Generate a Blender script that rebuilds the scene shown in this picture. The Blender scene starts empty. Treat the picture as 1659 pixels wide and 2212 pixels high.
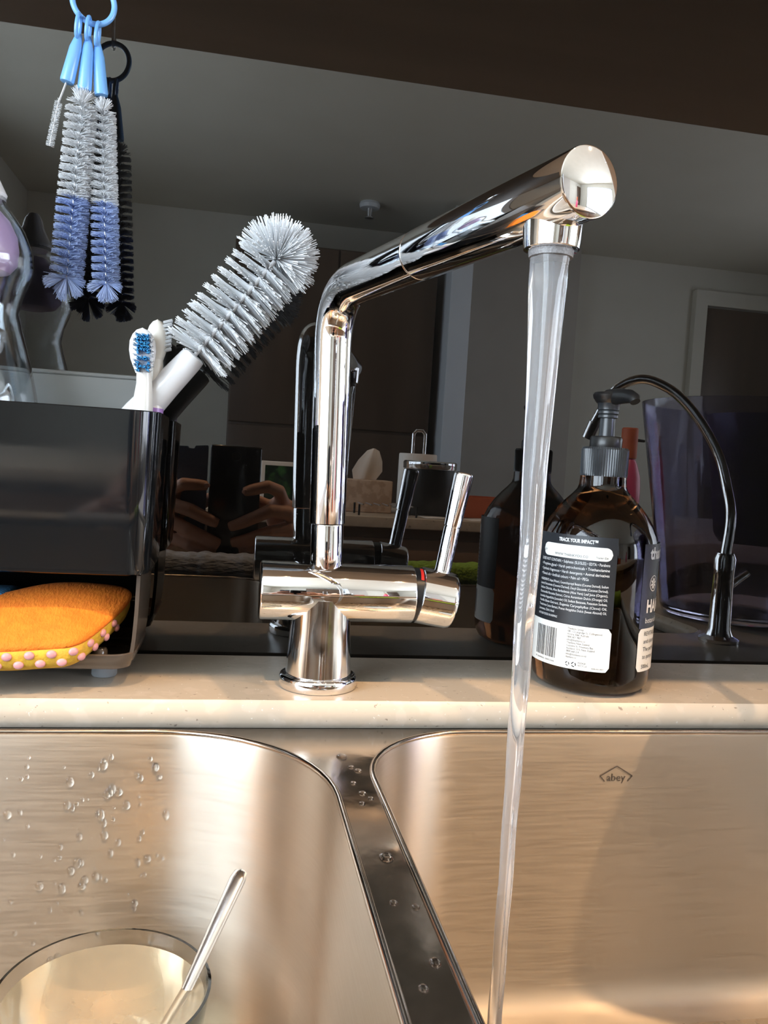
import bpy, bmesh, math, random
from mathutils import Vector, Matrix, Euler
random.seed(7)
PI = math.pi
sc = bpy.context.scene
COL = sc.collection

# ------------------------------------------------------------------ camera
# world: x right along the splashback, y towards it (glass front at y = 0), z up (bench top at z = 0)
F_PX = 1760.0
ex = Vector((0.98214322, -0.04976138, 0.18143455))
ey = Vector((-0.17793755, 0.06749355, 0.98172443))
ez = Vector((0.06109763, 0.99647801, -0.05743392))
cam_d = bpy.data.cameras.new('camera')
cam = bpy.data.objects.new('camera', cam_d)
COL.objects.link(cam)
right = Vector((ex[0], ey[0], ez[0])); up = Vector((ex[1], ey[1], ez[1])); fwd = Vector((ex[2], ey[2], ez[2]))
M = Matrix((right, up, -fwd)).transposed().to_4x4()
M.translation = Vector((0.0, -0.58, 0.14))
cam.matrix_world = M
cam_d.sensor_fit = 'HORIZONTAL'
cam_d.sensor_width = 36.0
cam_d.lens = 36.0 * F_PX / 1659.0
cam_d.clip_start = 0.002
cam_d.clip_end = 60
sc.camera = cam

# ------------------------------------------------------------------ world, lights, exposure
w = bpy.data.worlds.new('daylight_sky'); sc.world = w
w.use_nodes = True
bg = w.node_tree.nodes['Background']
bg.inputs[0].default_value = (0.62, 0.80, 1.0, 1); bg.inputs[1].default_value = 3.0
sc.view_settings.view_transform = 'Standard'
sc.view_settings.look = 'None'
sc.view_settings.gamma = 1.0
sc.view_settings.use_curve_mapping = False
sc.view_settings.exposure = 0.20

def area_light(name, loc, rot, sx, sy, power, col):
    l = bpy.data.lights.new(name, 'AREA'); l.shape = 'RECTANGLE'; l.size = sx; l.size_y = sy
    l.energy = power; l.color = col
    o = bpy.data.objects.new(name, l); COL.objects.link(o); o.location = loc; o.rotation_euler = rot
    return o
# daylight coming in through the big window in the left wall
area_light('window_daylight', (-1.36, -1.80, 0.62), (0, -PI/2, 0), 1.40, 2.70, 120.0, (0.80, 0.91, 1.0))
# and through the second one in the right wall
area_light('window_daylight', (3.63, -1.90, 0.62), (0, PI/2, 0), 1.40, 2.50, 110.0, (0.88, 0.92, 1.0))
LAMP_POWER = 46.0
LAMP_COL = (1.0, 0.64, 0.34)
sc.cycles.max_bounces = 9
sc.cycles.diffuse_bounces = 3
sc.cycles.glossy_bounces = 5
sc.cycles.transmission_bounces = 8
sc.cycles.transparent_max_bounces = 6
sc.cycles.adaptive_threshold = 0.03
sc.cycles.caustics_reflective = False

# ------------------------------------------------------------------ materials
def mat(name, col=(.8,.8,.8), rough=.5, metal=0.0, ior=1.5, trans=0.0, alpha=1.0, sss=0.0, coat=0.0, emit=None, estr=0.0, aniso=0.0, noise=None, bump=None, rnoise=None):
    m = bpy.data.materials.new(name); m.use_nodes = True
    nt = m.node_tree; b = nt.nodes['Principled BSDF']
    b.inputs['Base Color'].default_value = (*col, 1); b.inputs['Roughness'].default_value = rough
    b.inputs['Metallic'].default_value = metal; b.inputs['IOR'].default_value = ior
    b.inputs['Transmission Weight'].default_value = trans; b.inputs['Alpha'].default_value = alpha
    b.inputs['Subsurface Weight'].default_value = sss; b.inputs['Coat Weight'].default_value = coat
    b.inputs['Anisotropic'].default_value = aniso
    if sss: b.inputs['Subsurface Radius'].default_value = (.01, .006, .004)
    if emit: b.inputs['Emission Color'].default_value = (*emit, 1); b.inputs['Emission Strength'].default_value = estr
    tc = nt.nodes.new('ShaderNodeTexCoord')
    def noise_node(scale, detail=3, stretch=(1,1,1)):
        mp = nt.nodes.new('ShaderNodeMapping'); mp.inputs['Scale'].default_value = stretch
        nt.links.new(tc.outputs['Object'], mp.inputs['Vector'])
        n = nt.nodes.new('ShaderNodeTexNoise'); n.inputs['Scale'].default_value = scale; n.inputs['Detail'].default_value = detail
        nt.links.new(mp.outputs['Vector'], n.inputs['Vector']); return n
    if noise:   # (scale, colour2, lo, hi, stretch)
        n = noise_node(noise[0], 4, noise[4] if len(noise) > 4 else (1,1,1))
        r = nt.nodes.new('ShaderNodeValToRGB'); r.color_ramp.elements[0].position = noise[2]; r.color_ramp.elements[1].position = noise[3]
        r.color_ramp.elements[0].color = (*col, 1); r.color_ramp.elements[1].color = (*noise[1], 1)
        nt.links.new(n.outputs['Fac'], r.inputs['Fac']); nt.links.new(r.outputs['Color'], b.inputs['Base Color'])
    if bump:    # (scale, strength, distance, stretch)
        n = noise_node(bump[0], 3, bump[3] if len(bump) > 3 else (1,1,1))
        bp = nt.nodes.new('ShaderNodeBump'); bp.inputs['Strength'].default_value = bump[1]; bp.inputs['Distance'].default_value = bump[2]
        nt.links.new(n.outputs['Fac'], bp.inputs['Height']); nt.links.new(bp.outputs['Normal'], b.inputs['Normal'])
    if rnoise:  # (scale, lo, hi, stretch)
        n = noise_node(rnoise[0], 3, rnoise[3] if len(rnoise) > 3 else (1,1,1))
        mr = nt.nodes.new('ShaderNodeMapRange'); mr.inputs['From Min'].default_value = .3; mr.inputs['From Max'].default_value = .7
        mr.inputs['To Min'].default_value = rnoise[1]; mr.inputs['To Max'].default_value = rnoise[2]
        nt.links.new(n.outputs['Fac'], mr.inputs['Value']); nt.links.new(mr.outputs['Result'], b.inputs['Roughness'])
    return m

def stone_mat():
    m = mat('beige_speckled_quartz', (.50,.43,.34), .32, ior=1.5)
    nt = m.node_tree; b = nt.nodes['Principled BSDF']; tc = [n for n in nt.nodes if n.type == 'TEX_COORD'][0]
    base = None
    def layer(prev, vor_scale, thr, col, stretch=(1,1,1)):
        mp = nt.nodes.new('ShaderNodeMapping'); mp.inputs['Scale'].default_value = stretch
        nt.links.new(tc.outputs['Object'], mp.inputs['Vector'])
        v = nt.nodes.new('ShaderNodeTexNoise'); v.inputs['Scale'].default_value = vor_scale; v.inputs['Detail'].default_value = 2
        nt.links.new(mp.outputs['Vector'], v.inputs['Vector'])
        r = nt.nodes.new('ShaderNodeValToRGB'); r.color_ramp.elements[0].position = thr; r.color_ramp.elements[1].position = thr + .04
        r.color_ramp.elements[0].color = (0,0,0,1); r.color_ramp.elements[1].color = (1,1,1,1)
        nt.links.new(v.outputs['Fac'], r.inputs['Fac'])
        mx = nt.nodes.new('ShaderNodeMix'); mx.data_type = 'RGBA'
        nt.links.new(r.outputs['Color'], mx.inputs['Factor'])
        if prev is None: mx.inputs['A'].default_value = (.49,.415,.33,1)
        else: nt.links.new(prev, mx.inputs['A'])
        mx.inputs['B'].default_value = (*col, 1)
        return mx.outputs['Result']
    c = layer(None, 60, .56, (.53,.45,.365))
    c = layer(c, 420, .70, (.66,.62,.56))
    c = layer(c, 260, .695, (.24,.19,.15))
    c = layer(c, 110, .715, (.22,.17,.13), (1,2.2,1))
    nt.links.new(c, b.inputs['Base Color'])
    return m

def wood_mat(name, c1, c2, stretch=(1,1,.08), rough=.4):
    return mat(name, c1, rough, noise=(14, c2, .35, .65, stretch), bump=(60, .05, .001, stretch))

M_GLASSBACK = mat('black_glass', (.004,.0035,.003), .004, ior=1.76, rnoise=(9, .0, .012))
M_STONE = stone_mat()
M_SEAL = mat('white_silicone', (.62,.58,.50), .35, bump=(160,.3,.001))
M_STEEL = mat('brushed_steel', (.55,.475,.395), .36, 1.0, aniso=.85, rnoise=(60, .36, .44, (.6,.6,14)))
_nt = M_STEEL.node_tree; _tg = _nt.nodes.new('ShaderNodeTangent'); _tg.direction_type = 'UV_MAP'; _tg.uv_map = 'UVMap'
_nt.links.new(_tg.outputs[0], _nt.nodes['Principled BSDF'].inputs['Tangent']); _nt.nodes['Principled BSDF'].inputs['Anisotropic Rotation'].default_value = .25
M_STEEL_FLOOR = mat('brushed_steel_base', (.56,.485,.405), .28, 1.0, rnoise=(80, .22, .34), bump=(90, .1, .0006))
M_STEEL_POL = mat('polished_wet_steel', (.44,.37,.31), .16, 1.0, rnoise=(34, .08, .24), bump=(45, .16, .0010))
M_MARK = mat('etched_mark', (.07,.05,.035), .6)
M_CHROME = mat('chrome', (.86,.86,.87), .03, 1.0, rnoise=(30, .015, .05))
M_SPOON = mat('worn_steel', (.52,.49,.47), .2, 1.0, rnoise=(60, .14, .28))
M_CHROME_SOFT = mat('chrome_smudged', (.84,.84,.85), .06, 1.0, rnoise=(45, .02, .16))
M_BLACK = mat('black_plastic', (.010,.010,.011), .32, noise=(40, (.014,.014,.014), .4, .7))
M_RED = mat('red_mark', (.75,.03,.02), .35)
M_WATER = mat('water', (1,1,1), .0, ior=1.33, trans=1.0)
M_STREAM = mat('aerated_water', (.93,.95,1.0), .03, ior=1.33, trans=.88, noise=(60, (.99,.99,1.0), .4, .6, (1,1,.1)))
M_AERATOR = mat('aerator_grey', (.20,.19,.19), .4, bump=(900,.5,.001))
M_CADDY = mat('smoky_black_plastic', (.008,.009,.010), .06, ior=1.52, rnoise=(18, .03, .10))
M_TRAY = mat('smoky_brown_plastic', (.085,.066,.052), .12, ior=1.55, rnoise=(20, .08, .2))
M_FOOT = mat('grey_rubber', (.20,.21,.22), .7, bump=(200,.2,.001))
M_WHITEP = mat('white_plastic', (.80,.78,.78), .22, noise=(30, (.76,.74,.73), .4, .7))
M_CREAMP = mat('ivory_plastic', (.80,.75,.68), .25, noise=(30, (.83,.78,.71), .4, .7))
M_PURPLE = mat('purple_ring', (.42,.22,.55), .3)
M_BRW = mat('white_nylon', (.86,.87,.88), .4, noise=(50, (.80,.82,.84), .4, .7))
M_BRB = mat('blue_nylon', (.42,.53,.82), .5, noise=(50, (.48,.59,.87), .4, .7))
M_TBLUE = mat('blue_toothbrush_bristle', (.03,.33,.70), .45, noise=(400, (.06,.42,.78), .4, .7))
M_RINGB = mat('sky_blue_plastic', (.20,.47,.90), .22, noise=(30, (.24,.52,.93), .4, .7))
M_WIRE = mat('twisted_wire', (.62,.63,.65), .4, 1.0)
M_ORANGE = mat('orange_microfibre', (.78,.17,.006), .85, noise=(160, (.84,.21,.01), .35, .65), bump=(700,.6,.0012,(1,.25,1)))
M_YELLOW = mat('yellow_mesh', (.70,.42,.03), .75, noise=(200, (.60,.33,.03), .4, .6), bump=(500,.5,.001))
M_PINKDOT = mat('pink_rubber_dot', (.66,.30,.30), .4)
M_BLUEPAD = mat('blue_scourer', (.05,.22,.42), .85, bump=(500,.8,.002))
M_AMBER = mat('amber_bottle', (.11,.04,.012), .02, ior=1.46, trans=1.0, noise=(8, (.095,.036,.012), .4, .6))
M_PUMP = mat('charcoal_plastic', (.024,.027,.031), .30, noise=(60, (.045,.05,.055), .4, .7))
M_LABEL = mat('black_label', (.016,.018,.022), .38, noise=(40, (.02,.022,.027), .4, .7))
M_LABELW = mat('cream_label', (.80,.78,.73), .4, noise=(40, (.83,.81,.76), .4, .7))
M_INKW = mat('white_ink', (.80,.80,.80), .5)
M_INKG = mat('grey_ink', (.42,.44,.46), .5)
M_INKB = mat('dark_ink', (.02,.02,.025), .5)
M_CLEAR = mat('clear_plastic', (.93,.97,1.0), .02, ior=1.45, trans=1.0)
M_BOWLG = mat('clear_glass_bowl', (1,.985,.94), .0, ior=1.48, trans=1.0)
M_SOAPW = mat('cloudy_water', (.96,.90,.74), .05, ior=1.33, trans=.80, noise=(12, (.93,.86,.68), .35, .7))
M_LILAC = mat('lilac_plastic', (.62,.42,.66), .3, noise=(20, (.66,.46,.70), .4, .7))
M_FROST = mat('frosted_white', (.20,.20,.19), .5, noise=(20, (.22,.22,.21), .4, .7))
M_JUG = mat('blue_tinted_plastic', (.60,.60,.78), .02, ior=1.45, trans=1.0)
M_JUGIN = mat('violet_plastic', (.055,.035,.085), .3, noise=(10, (.065,.04,.10), .4, .7))
M_WALL = mat('painted_wall', (.74,.71,.63), .75, noise=(6, (.71,.68,.60), .4, .7), bump=(180,.05,.001))
M_WALLW = mat('painted_wall_warm', (.56,.52,.47), .75, noise=(6, (.53,.49,.44), .4, .7), bump=(180,.05,.001))
M_CEIL = mat('ceiling_paint', (.71,.67,.57), .8, noise=(4, (.68,.64,.54), .4, .7), bump=(120,.04,.001))
M_FLOOR = wood_mat('oak_floor', (.34,.22,.13), (.26,.16,.09), (1,.1,1), .35)
M_CAB = wood_mat('dark_walnut', (.25,.155,.10), (.20,.12,.075), (.08,1,1), .38)
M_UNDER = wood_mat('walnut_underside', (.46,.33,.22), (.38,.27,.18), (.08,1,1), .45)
M_CABV = wood_mat('dark_walnut_tall', (.11,.07,.046), (.08,.05,.033), (1,1,.08), .38)
M_BENCHF = wood_mat('brown_bench_front', (.22,.14,.09), (.17,.105,.065), (.08,1,1), .4)
M_FRAMEW = mat('white_trim', (.80,.84,.90), .35, noise=(10, (.77,.81,.88), .4, .7))
M_LAMP = mat('lamp_lens', (1,.9,.8), .4, emit=(1.0,.74,.48), estr=30)
M_PAPER = mat('white_paper', (.82,.78,.74), .9, noise=(30, (.78,.74,.70), .4, .7), bump=(120,.2,.001))
M_CARD = mat('patterned_card', (.52,.38,.29), .7, noise=(45, (.66,.52,.42), .45, .55))
M_SKIN = mat('skin', (.58,.30,.20), .5, noise=(60, (.62,.33,.22), .4, .7), bump=(300,.15,.001))
M_NAIL = mat('nail', (.72,.42,.35), .3)
M_SLEEVE = mat('dark_knit', (.02,.018,.02), .9, bump=(200,.6,.002,(1,1,4)))
M_PHONE = mat('phone_back', (.010,.009,.009), .12, noise=(20, (.014,.012,.012), .4, .7))
M_CASE = mat('navy_fabric', (.20,.28,.44), .85, bump=(900,.5,.001))
M_TOWEL = mat('grey_rib_towel', (.30,.30,.31), .95, noise=(80, (.40,.41,.44), .4, .65), bump=(70,1.0,.004,(1,1,3)))
M_GREEN = mat('green_chenille', (.22,.37,.02), .95, noise=(120, (.30,.46,.04), .4, .65), bump=(160,1.0,.006))
M_PINKB = mat('magenta_bottle', (.62,.08,.20), .3, noise=(10, (.66,.10,.23), .4, .7))
M_TERRA = mat('terracotta', (.55,.14,.06), .6, noise=(30, (.48,.11,.05), .4, .7))
M_SCREEN = mat('tablet_screen', (.015,.03,.02), .1, noise=(22, (.05,.16,.05), .5, .6))
M_PANE = bpy.data.materials.new('window_pane'); M_PANE.use_nodes = True
_nt = M_PANE.node_tree; _nt.nodes.clear()
_o = _nt.nodes.new('ShaderNodeOutputMaterial'); _mx = _nt.nodes.new('ShaderNodeMixShader'); _t = _nt.nodes.new('ShaderNodeBsdfTransparent'); _g = _nt.nodes.new('ShaderNodeBsdfGlossy')
_g.inputs['Roughness'].default_value = .02; _mx.inputs[0].default_value = .06
_nt.links.new(_t.outputs[0], _mx.inputs[1]); _nt.links.new(_g.outputs[0], _mx.inputs[2]); _nt.links.new(_mx.outputs[0], _o.inputs[0])

# ------------------------------------------------------------------ mesh helpers
class MB:
    def __init__(s): s.v = []; s.f = []
    def add(s, vs, fs):
        n = len(s.v); s.v += [tuple(v) for v in vs]; s.f += [tuple(i + n for i in f) for f in fs]; return s
    def box(s, x0, x1, y0, y1, z0, z1):
        return s.add([(x0,y0,z0),(x1,y0,z0),(x1,y1,z0),(x0,y1,z0),(x0,y0,z1),(x1,y0,z1),(x1,y1,z1),(x0,y1,z1)],
                     [(3,2,1,0),(4,5,6,7),(0,1,5,4),(1,2,6,5),(2,3,7,6),(3,0,4,7)])
    def rings(s, rings, closed=True, cap0=True, cap1=True):
        n = len(rings[0]); base = len(s.v)
        for r in rings: s.v += [tuple(p) for p in r]
        for i in range(len(rings) - 1):
            for j in range(n if closed else n - 1):
                k = (j + 1) % n
                s.f.append((base+i*n+j, base+i*n+k, base+(i+1)*n+k, base+(i+1)*n+j))
        if cap0: s.f.append(tuple(base + j for j in reversed(range(n))))
        if cap1: s.f.append(tuple(base + (len(rings)-1)*n + j for j in range(n)))
        return s
    def tube(s, pts, rad, n=12, cap=True):
        pts = [Vector(p) for p in pts]
        if not hasattr(rad, '__len__'): rad = [rad] * len(pts)
        t0 = (pts[1] - pts[0]).normalized()
        a = t0.orthogonal().normalized(); rings = []
        for i, p in enumerate(pts):
            if i == 0: t = t0
            elif i == len(pts) - 1: t = (pts[i] - pts[i-1]).normalized()
            else: t = ((pts[i+1] - p).normalized() + (p - pts[i-1]).normalized()).normalized()
            a = (a - t * a.dot(t)).normalized(); b = t.cross(a)
            rings.append([p + (a * math.cos(2*PI*j/n) + b * math.sin(2*PI*j/n)) * rad[i] for j in range(n)])
        return s.rings(rings, True, cap, cap)
    def loop_tube(s, pts, r, n=10):
        pts = [Vector(p) for p in pts]; N = len(pts); base = len(s.v)
        nrm = (pts[1]-pts[0]).cross(pts[N//3]-pts[0]).normalized()
        for i in range(N):
            t = (pts[(i+1) % N] - pts[i-1]).normalized(); a = nrm; b = t.cross(a).normalized()
            for j in range(n):
                s.v.append(tuple(pts[i] + (a*math.cos(2*PI*j/n) + b*math.sin(2*PI*j/n)) * r))
        for i in range(N):
            for j in range(n):
                k = (j+1) % n; i2 = (i+1) % N
                s.f.append((base+i*n+j, base+i*n+k, base+i2*n+k, base+i2*n+j))
        return s
    def lathe(s, prof, n=40, mtx=None):
        rings = []
        for r, z in prof:
            r = max(r, 1e-5)
            ring = [Vector((r*math.cos(2*PI*j/n), r*math.sin(2*PI*j/n), z)) for j in range(n)]
            if mtx: ring = [mtx @ p for p in ring]
            rings.append(ring)
        return s.rings(rings)
    def ellipsoid(s, c, rx, ry, rz, n=16, m=10):
        prof = [(math.sin(PI*i/m), -math.cos(PI*i/m)) for i in range(m+1)]
        rings = [[(c[0]+max(r,1e-4)*rx*math.cos(2*PI*j/n), c[1]+max(r,1e-4)*ry*math.sin(2*PI*j/n), c[2]+z*rz) for j in range(n)] for r, z in prof]
        return s.rings(rings)

def mesh(name, mb):
    me = bpy.data.meshes.new(name); me.from_pydata(mb.v, [], mb.f); me.update(); return me
def obj(name, mb, m, parent=None, smooth=True, angle=35, loc=None):
    me = mb if isinstance(mb, bpy.types.Mesh) else mesh(name, mb)
    if smooth:
        for p in me.polygons: p.use_smooth = True
        if hasattr(me, 'set_sharp_from_angle'): me.set_sharp_from_angle(angle=math.radians(angle))
    o = bpy.data.objects.new(name, me); COL.objects.link(o)
    if m: 
        if not me.materials: me.materials.append(m)
    if parent: o.parent = parent
    if loc: o.location = loc
    return o
def rbox(name, x0, x1, y0, y1, z0, z1, bev, m, parent=None, seg=3, mtx=None):
    bm = bmesh.new(); bmesh.ops.create_cube(bm, size=1)
    for v in bm.verts: v.co = Vector(((x0+x1)/2 + v.co.x*(x1-x0), (y0+y1)/2 + v.co.y*(y1-y0), (z0+z1)/2 + v.co.z*(z1-z0)))
    if bev: bmesh.ops.bevel(bm, geom=bm.edges[:], offset=bev, segments=seg, affect='EDGES', profile=.5)
    if mtx: bm.transform(mtx)
    me = bpy.data.meshes.new(name); bm.to_mesh(me); bm.free()
    return obj(name, me, m, parent)
def tag(o, label, cat, group=None):
    o['label'] = label; o['category'] = cat
    if group: o['group'] = group
    return o
def thing(name, label, cat, loc=(0,0,0), group=None):
    o = bpy.data.objects.new(name, None); COL.objects.link(o); o.empty_display_size = .01
    tag(o, label, cat, group); return o
def struct(o, label=None):
    o['kind'] = 'structure'
    if label: o['label'] = label
    return o
def fix_normals(o):
    bm = bmesh.new(); bm.from_mesh(o.data); bmesh.ops.recalc_face_normals(bm, faces=bm.faces[:]); bm.to_mesh(o.data); bm.free(); return o
def rr(x0, x1, y0, y1, rads, n=12):
    # rounded rectangle outline, radii for (x1,y1),(x0,y1),(x0,y0),(x1,y0)
    out = []
    for (cx, cy, r, a0) in ((x1-rads[0], y1-rads[0], rads[0], 0), (x0+rads[1], y1-rads[1], rads[1], 90), (x0+rads[2], y0+rads[2], rads[2], 180), (x1-rads[3], y0+rads[3], rads[3], 270)):
        for k in range(n+1):
            a = math.radians(a0 + 90*k/n); out.append((cx + r*math.cos(a), cy + r*math.sin(a)))
    return out
def curve_plate(name, outlines, ext, bev=0.0, bres=0):
    cu = bpy.data.curves.new(name, 'CURVE'); cu.dimensions = '2D'; cu.fill_mode = 'BOTH'
    for pts in outlines:
        s = cu.splines.new('POLY'); s.points.add(len(pts)-1)
        for p, q in zip(s.points, pts): p.co = (q[0], q[1], 0, 1)
        s.use_cyclic_u = True
    cu.extrude = ext; cu.bevel_depth = bev; cu.bevel_resolution = bres; cu.offset = -bev
    t = bpy.data.objects.new(name+'_tmp', cu); COL.objects.link(t)
    dg = bpy.context.evaluated_depsgraph_get()
    me = bpy.data.meshes.new_from_object(t.evaluated_get(dg)); me.name = name
    bpy.data.objects.remove(t); bpy.data.curves.remove(cu)
    return me
def text_geo(body, size, align='LEFT', width=None, bold=0.0):
    cu = bpy.data.curves.new('t', 'FONT'); cu.body = body; cu.size = size; cu.align_x = align; cu.resolution_u = 2; cu.offset = bold
    t = bpy.data.objects.new('t', cu); COL.objects.link(t)
    dg = bpy.context.evaluated_depsgraph_get()
    me = bpy.data.meshes.new_from_object(t.evaluated_get(dg))
    vs = [v.co.copy() for v in me.vertices]; fs = [tuple(p.vertices) for p in me.polygons]
    bpy.data.objects.remove(t); bpy.data.curves.remove(cu); bpy.data.meshes.remove(me)
    if width and vs:
        x0 = min(v.x for v in vs); x1 = max(v.x for v in vs); k = width/(x1-x0)
        for v in vs: v.x = (v.x - x0)*k
    return vs, fs

# ------------------------------------------------------------------ the room
ZC, YF, XL, XR = 1.5, -4.2, -1.18, 3.45
ZF = -0.90
struct(obj('wall_back', MB().box(-1.18, 3.45, 0.0, .012, -.0165, .60), M_GLASSBACK, smooth=False), 'glossy black glass splashback mirroring the kitchen')
struct(obj('wall_front', MB().box(XL, XR, .012, .10, ZF, ZC), M_WALL, smooth=False), 'painted kitchen wall behind the glass')
struct(obj('wall_far', MB().box(XL, XR, YF-.1, YF, ZF, ZC), M_WALL, smooth=False), 'grey painted far wall')
struct(obj('ceiling', MB().box(XL-.1, XR+.1, YF-.1, .10, ZC, ZC+.08), M_CEIL, smooth=False), 'plain white ceiling')
struct(obj('floor', MB().box(XL-.1, XR+.1, YF-.1, .10, ZF-.08, ZF), M_FLOOR, smooth=False), 'timber floor')
# left wall with the window opening y -3.15..-0.45, z -0.05..1.30
WY0, WY1, WZ0, WZ1 = -3.15, -.45, -.05, 1.30
wl = MB().box(XL-.1, XL, YF-.1, WY0, ZF, ZC).box(XL-.1, XL, WY1, .10, ZF, ZC).box(XL-.1, XL, WY0, WY1, ZF, WZ0).box(XL-.1, XL, WY0, WY1, WZ1, ZC)
struct(obj('wall_left', wl, M_WALL, smooth=False), 'painted left wall around the window')
fr = MB().box(XL-.08, XL+.01, WY0, WY0+.05, WZ0, WZ1).box(XL-.08, XL+.01, WY1-.05, WY1, WZ0, WZ1).box(XL-.08, XL+.01, WY0, WY1, WZ0, WZ0+.05).box(XL-.08, XL+.01, WY0, WY1, WZ1-.05, WZ1)
for k in (1, 2): 
    yy = WY0 + (WY1-WY0)*k/3; fr.box(XL-.07, XL, yy-.03, yy+.03, WZ0, WZ1)
win = struct(obj('window_1', fr, M_FRAMEW, smooth=False), 'wide white framed window in the left wall')
for k in range(3):
    a = WY0 + (WY1-WY0)*k/3 + .03; b = WY0 + (WY1-WY0)*(k+1)/3 - .03
    obj('pane', MB().box(XL-.05, XL-.045, a, b, WZ0+.05, WZ1-.05), M_PANE, win, smooth=False)
RY0, RY1 = -3.15, -.65
wr = MB().box(XR, XR+.1, YF-.1, RY0, ZF, ZC).box(XR, XR+.1, RY1, .10, ZF, ZC).box(XR, XR+.1, RY0, RY1, ZF, WZ0).box(XR, XR+.1, RY0, RY1, WZ1, ZC)
struct(obj('wall_right', wr, M_WALL, smooth=False), 'painted right wall around the second window')
fr = MB().box(XR-.01, XR+.08, RY0, RY0+.05, WZ0, WZ1).box(XR-.01, XR+.08, RY1-.05, RY1, WZ0, WZ1).box(XR-.01, XR+.08, RY0, RY1, WZ0, WZ0+.05).box(XR-.01, XR+.08, RY0, RY1, WZ1-.05, WZ1)
yy = (RY0+RY1)/2; fr.box(XR, XR+.07, yy-.03, yy+.03, WZ0, WZ1)
win = struct(obj('window_2', fr, M_FRAMEW, smooth=False), 'white framed window in the right wall')
for k in range(2):
    a = RY0 + (RY1-RY0)*k/2 + .03; b = RY0 + (RY1-RY0)*(k+1)/2 - .03
    obj('pane', MB().box(XR+.045, XR+.05, a, b, WZ0+.05, WZ1-.05), M_PANE, win, smooth=False)
# far wall: warm wall piece, white lit jamb, doorway
struct(obj('wall_partition', MB().box(1.29, 1.96, YF, YF+.12, ZF, ZC), M_WALLW, smooth=False), 'warm grey wall panel beside the white jamb')
struct(rbox('trim_1', 1.03, 1.14, YF, -3.50, ZF, ZC-.03, .004, M_FRAMEW), 'tall white door jamb')
dr = struct(rbox('door_1', 2.86, 3.40, YF, YF+.03, ZF, 1.25, .003, M_CABV), 'brown timber door')
obj('handle', MB().tube([(2.93, YF+.03, .1), (2.93, YF+.07, .1), (3.03, YF+.07, .1)], .009), M_CHROME, dr)
dt = MB().box(2.77, 2.85, YF, YF+.05, ZF, 1.35).box(2.85, 3.44, YF, YF+.05, 1.26, 1.35)
struct(obj('trim_2', dt, M_WALL, smooth=False), 'painted frame around the brown door')
struct(obj('trim_3', MB().box(XL, 2.77, YF, YF+.012, ZF, ZF+.09), M_FRAMEW, smooth=False), 'white skirting board')

# tall dark pantry on the far wall
YP = YF + .03
pc = thing('pantry_cabinet', 'tall dark brown pantry cabinet against the far wall', 'cabinet')
rbox('body', -.055, 0.985, YP, YP+.55, ZF+.08, 1.22, .003, M_CABV, pc)
obj('plinth', MB().box(-.05, 0.98, YP, YP+.50, ZF, ZF+.08), M_BLACK, pc, smooth=False)
for (a, b, z0, z1) in ((-.05,.46,-.80,.30),(.47,0.98,-.80,.30),(-.05,.46,.315,1.21),(.47,0.98,.315,1.21)):
    d = rbox('door', a, b, YP+.55, YP+.572, z0, z1, .003, M_CABV, pc)
    hx = b-.05 if a < .2 else a+.05
    zz = z1-.30 if z0 < 0 else z0+.05
    obj('handle', MB().tube([(hx, YP+.572, zz), (hx, YP+.60, zz), (hx, YP+.60, zz+.22), (hx, YP+.572, zz+.22)], .006), M_WIRE, d)

# overhead cabinet above the sink: its dark underside is what the top of the glass mirrors
oc = thing('overhead_cabinet', 'dark walnut overhead cabinet above the splashback', 'cabinet')
rbox('body', -1.17, 2.4, -.33, -.001, .605, 1.45, .002, M_CAB, oc)
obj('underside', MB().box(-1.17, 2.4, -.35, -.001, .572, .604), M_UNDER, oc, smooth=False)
for k in range(6):
    a = -1.165 + k*.594
    d = rbox('door', a, a+.588, -.352, -.332, .58, 1.45, .002, M_CAB, oc)
    obj('handle', MB().tube([(a+.05, -.352, .62), (a+.05, -.375, .62), (a+.05, -.375, .74), (a+.05, -.352, .74)], .004), M_WIRE, d)

# downlights
def downlight(x, y, label, power):
    t = thing('ceiling_light', label, 'light', group='recessed ceiling downlights')
    pr = [(.052,.0),(.052,-.006),(.045,-.007),(.040,-.004),(.040,.0)]
    mb = MB(); n = 32
    mb.rings([[(x+r*math.cos(2*PI*j/n), y+r*math.sin(2*PI*j/n), ZC+z) for j in range(n)] for r, z in pr], True, False, False)
    obj('rim', mb, M_FRAMEW, t)
    obj('lens', MB().lathe([(.039,-.003),(.039,-.001)], 32, Matrix.Translation((x,y,ZC))), M_LAMP, t)
    l = bpy.data.lights.new('lamp', 'SPOT'); l.energy = power; l.color = LAMP_COL; l.spot_size = math.radians(120); l.spot_blend = .5; l.shadow_soft_size = .010
    o = bpy.data.objects.new('lamp', l); COL.objects.link(o); o.location = (x, y, ZC-.02); o.parent = t
downlight(-.20, -.812, 'round recessed ceiling downlight above the left basin', LAMP_POWER)
downlight(.48, -.812, 'round recessed ceiling downlight above the right basin', LAMP_POWER)
downlight(1.25, -.812, 'round recessed ceiling downlight right of the sink', LAMP_POWER)

# fire sprinkler on the ceiling
t = thing('ceiling_sprinkler', 'small white sprinkler head on the ceiling', 'sprinkler')
obj('cup', MB().lathe([(.05,-.03),(.055,-.012),(.05,0)], 24, Matrix.Translation((.62,-3.72,ZC))), M_FRAMEW, t)
obj('nozzle', MB().lathe([(.012,-.085),(.024,-.08),(.024,-.076),(.012,-.07),(.016,-.03)], 20, Matrix.Translation((.62,-3.72,ZC))), M_WIRE, t)

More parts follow.
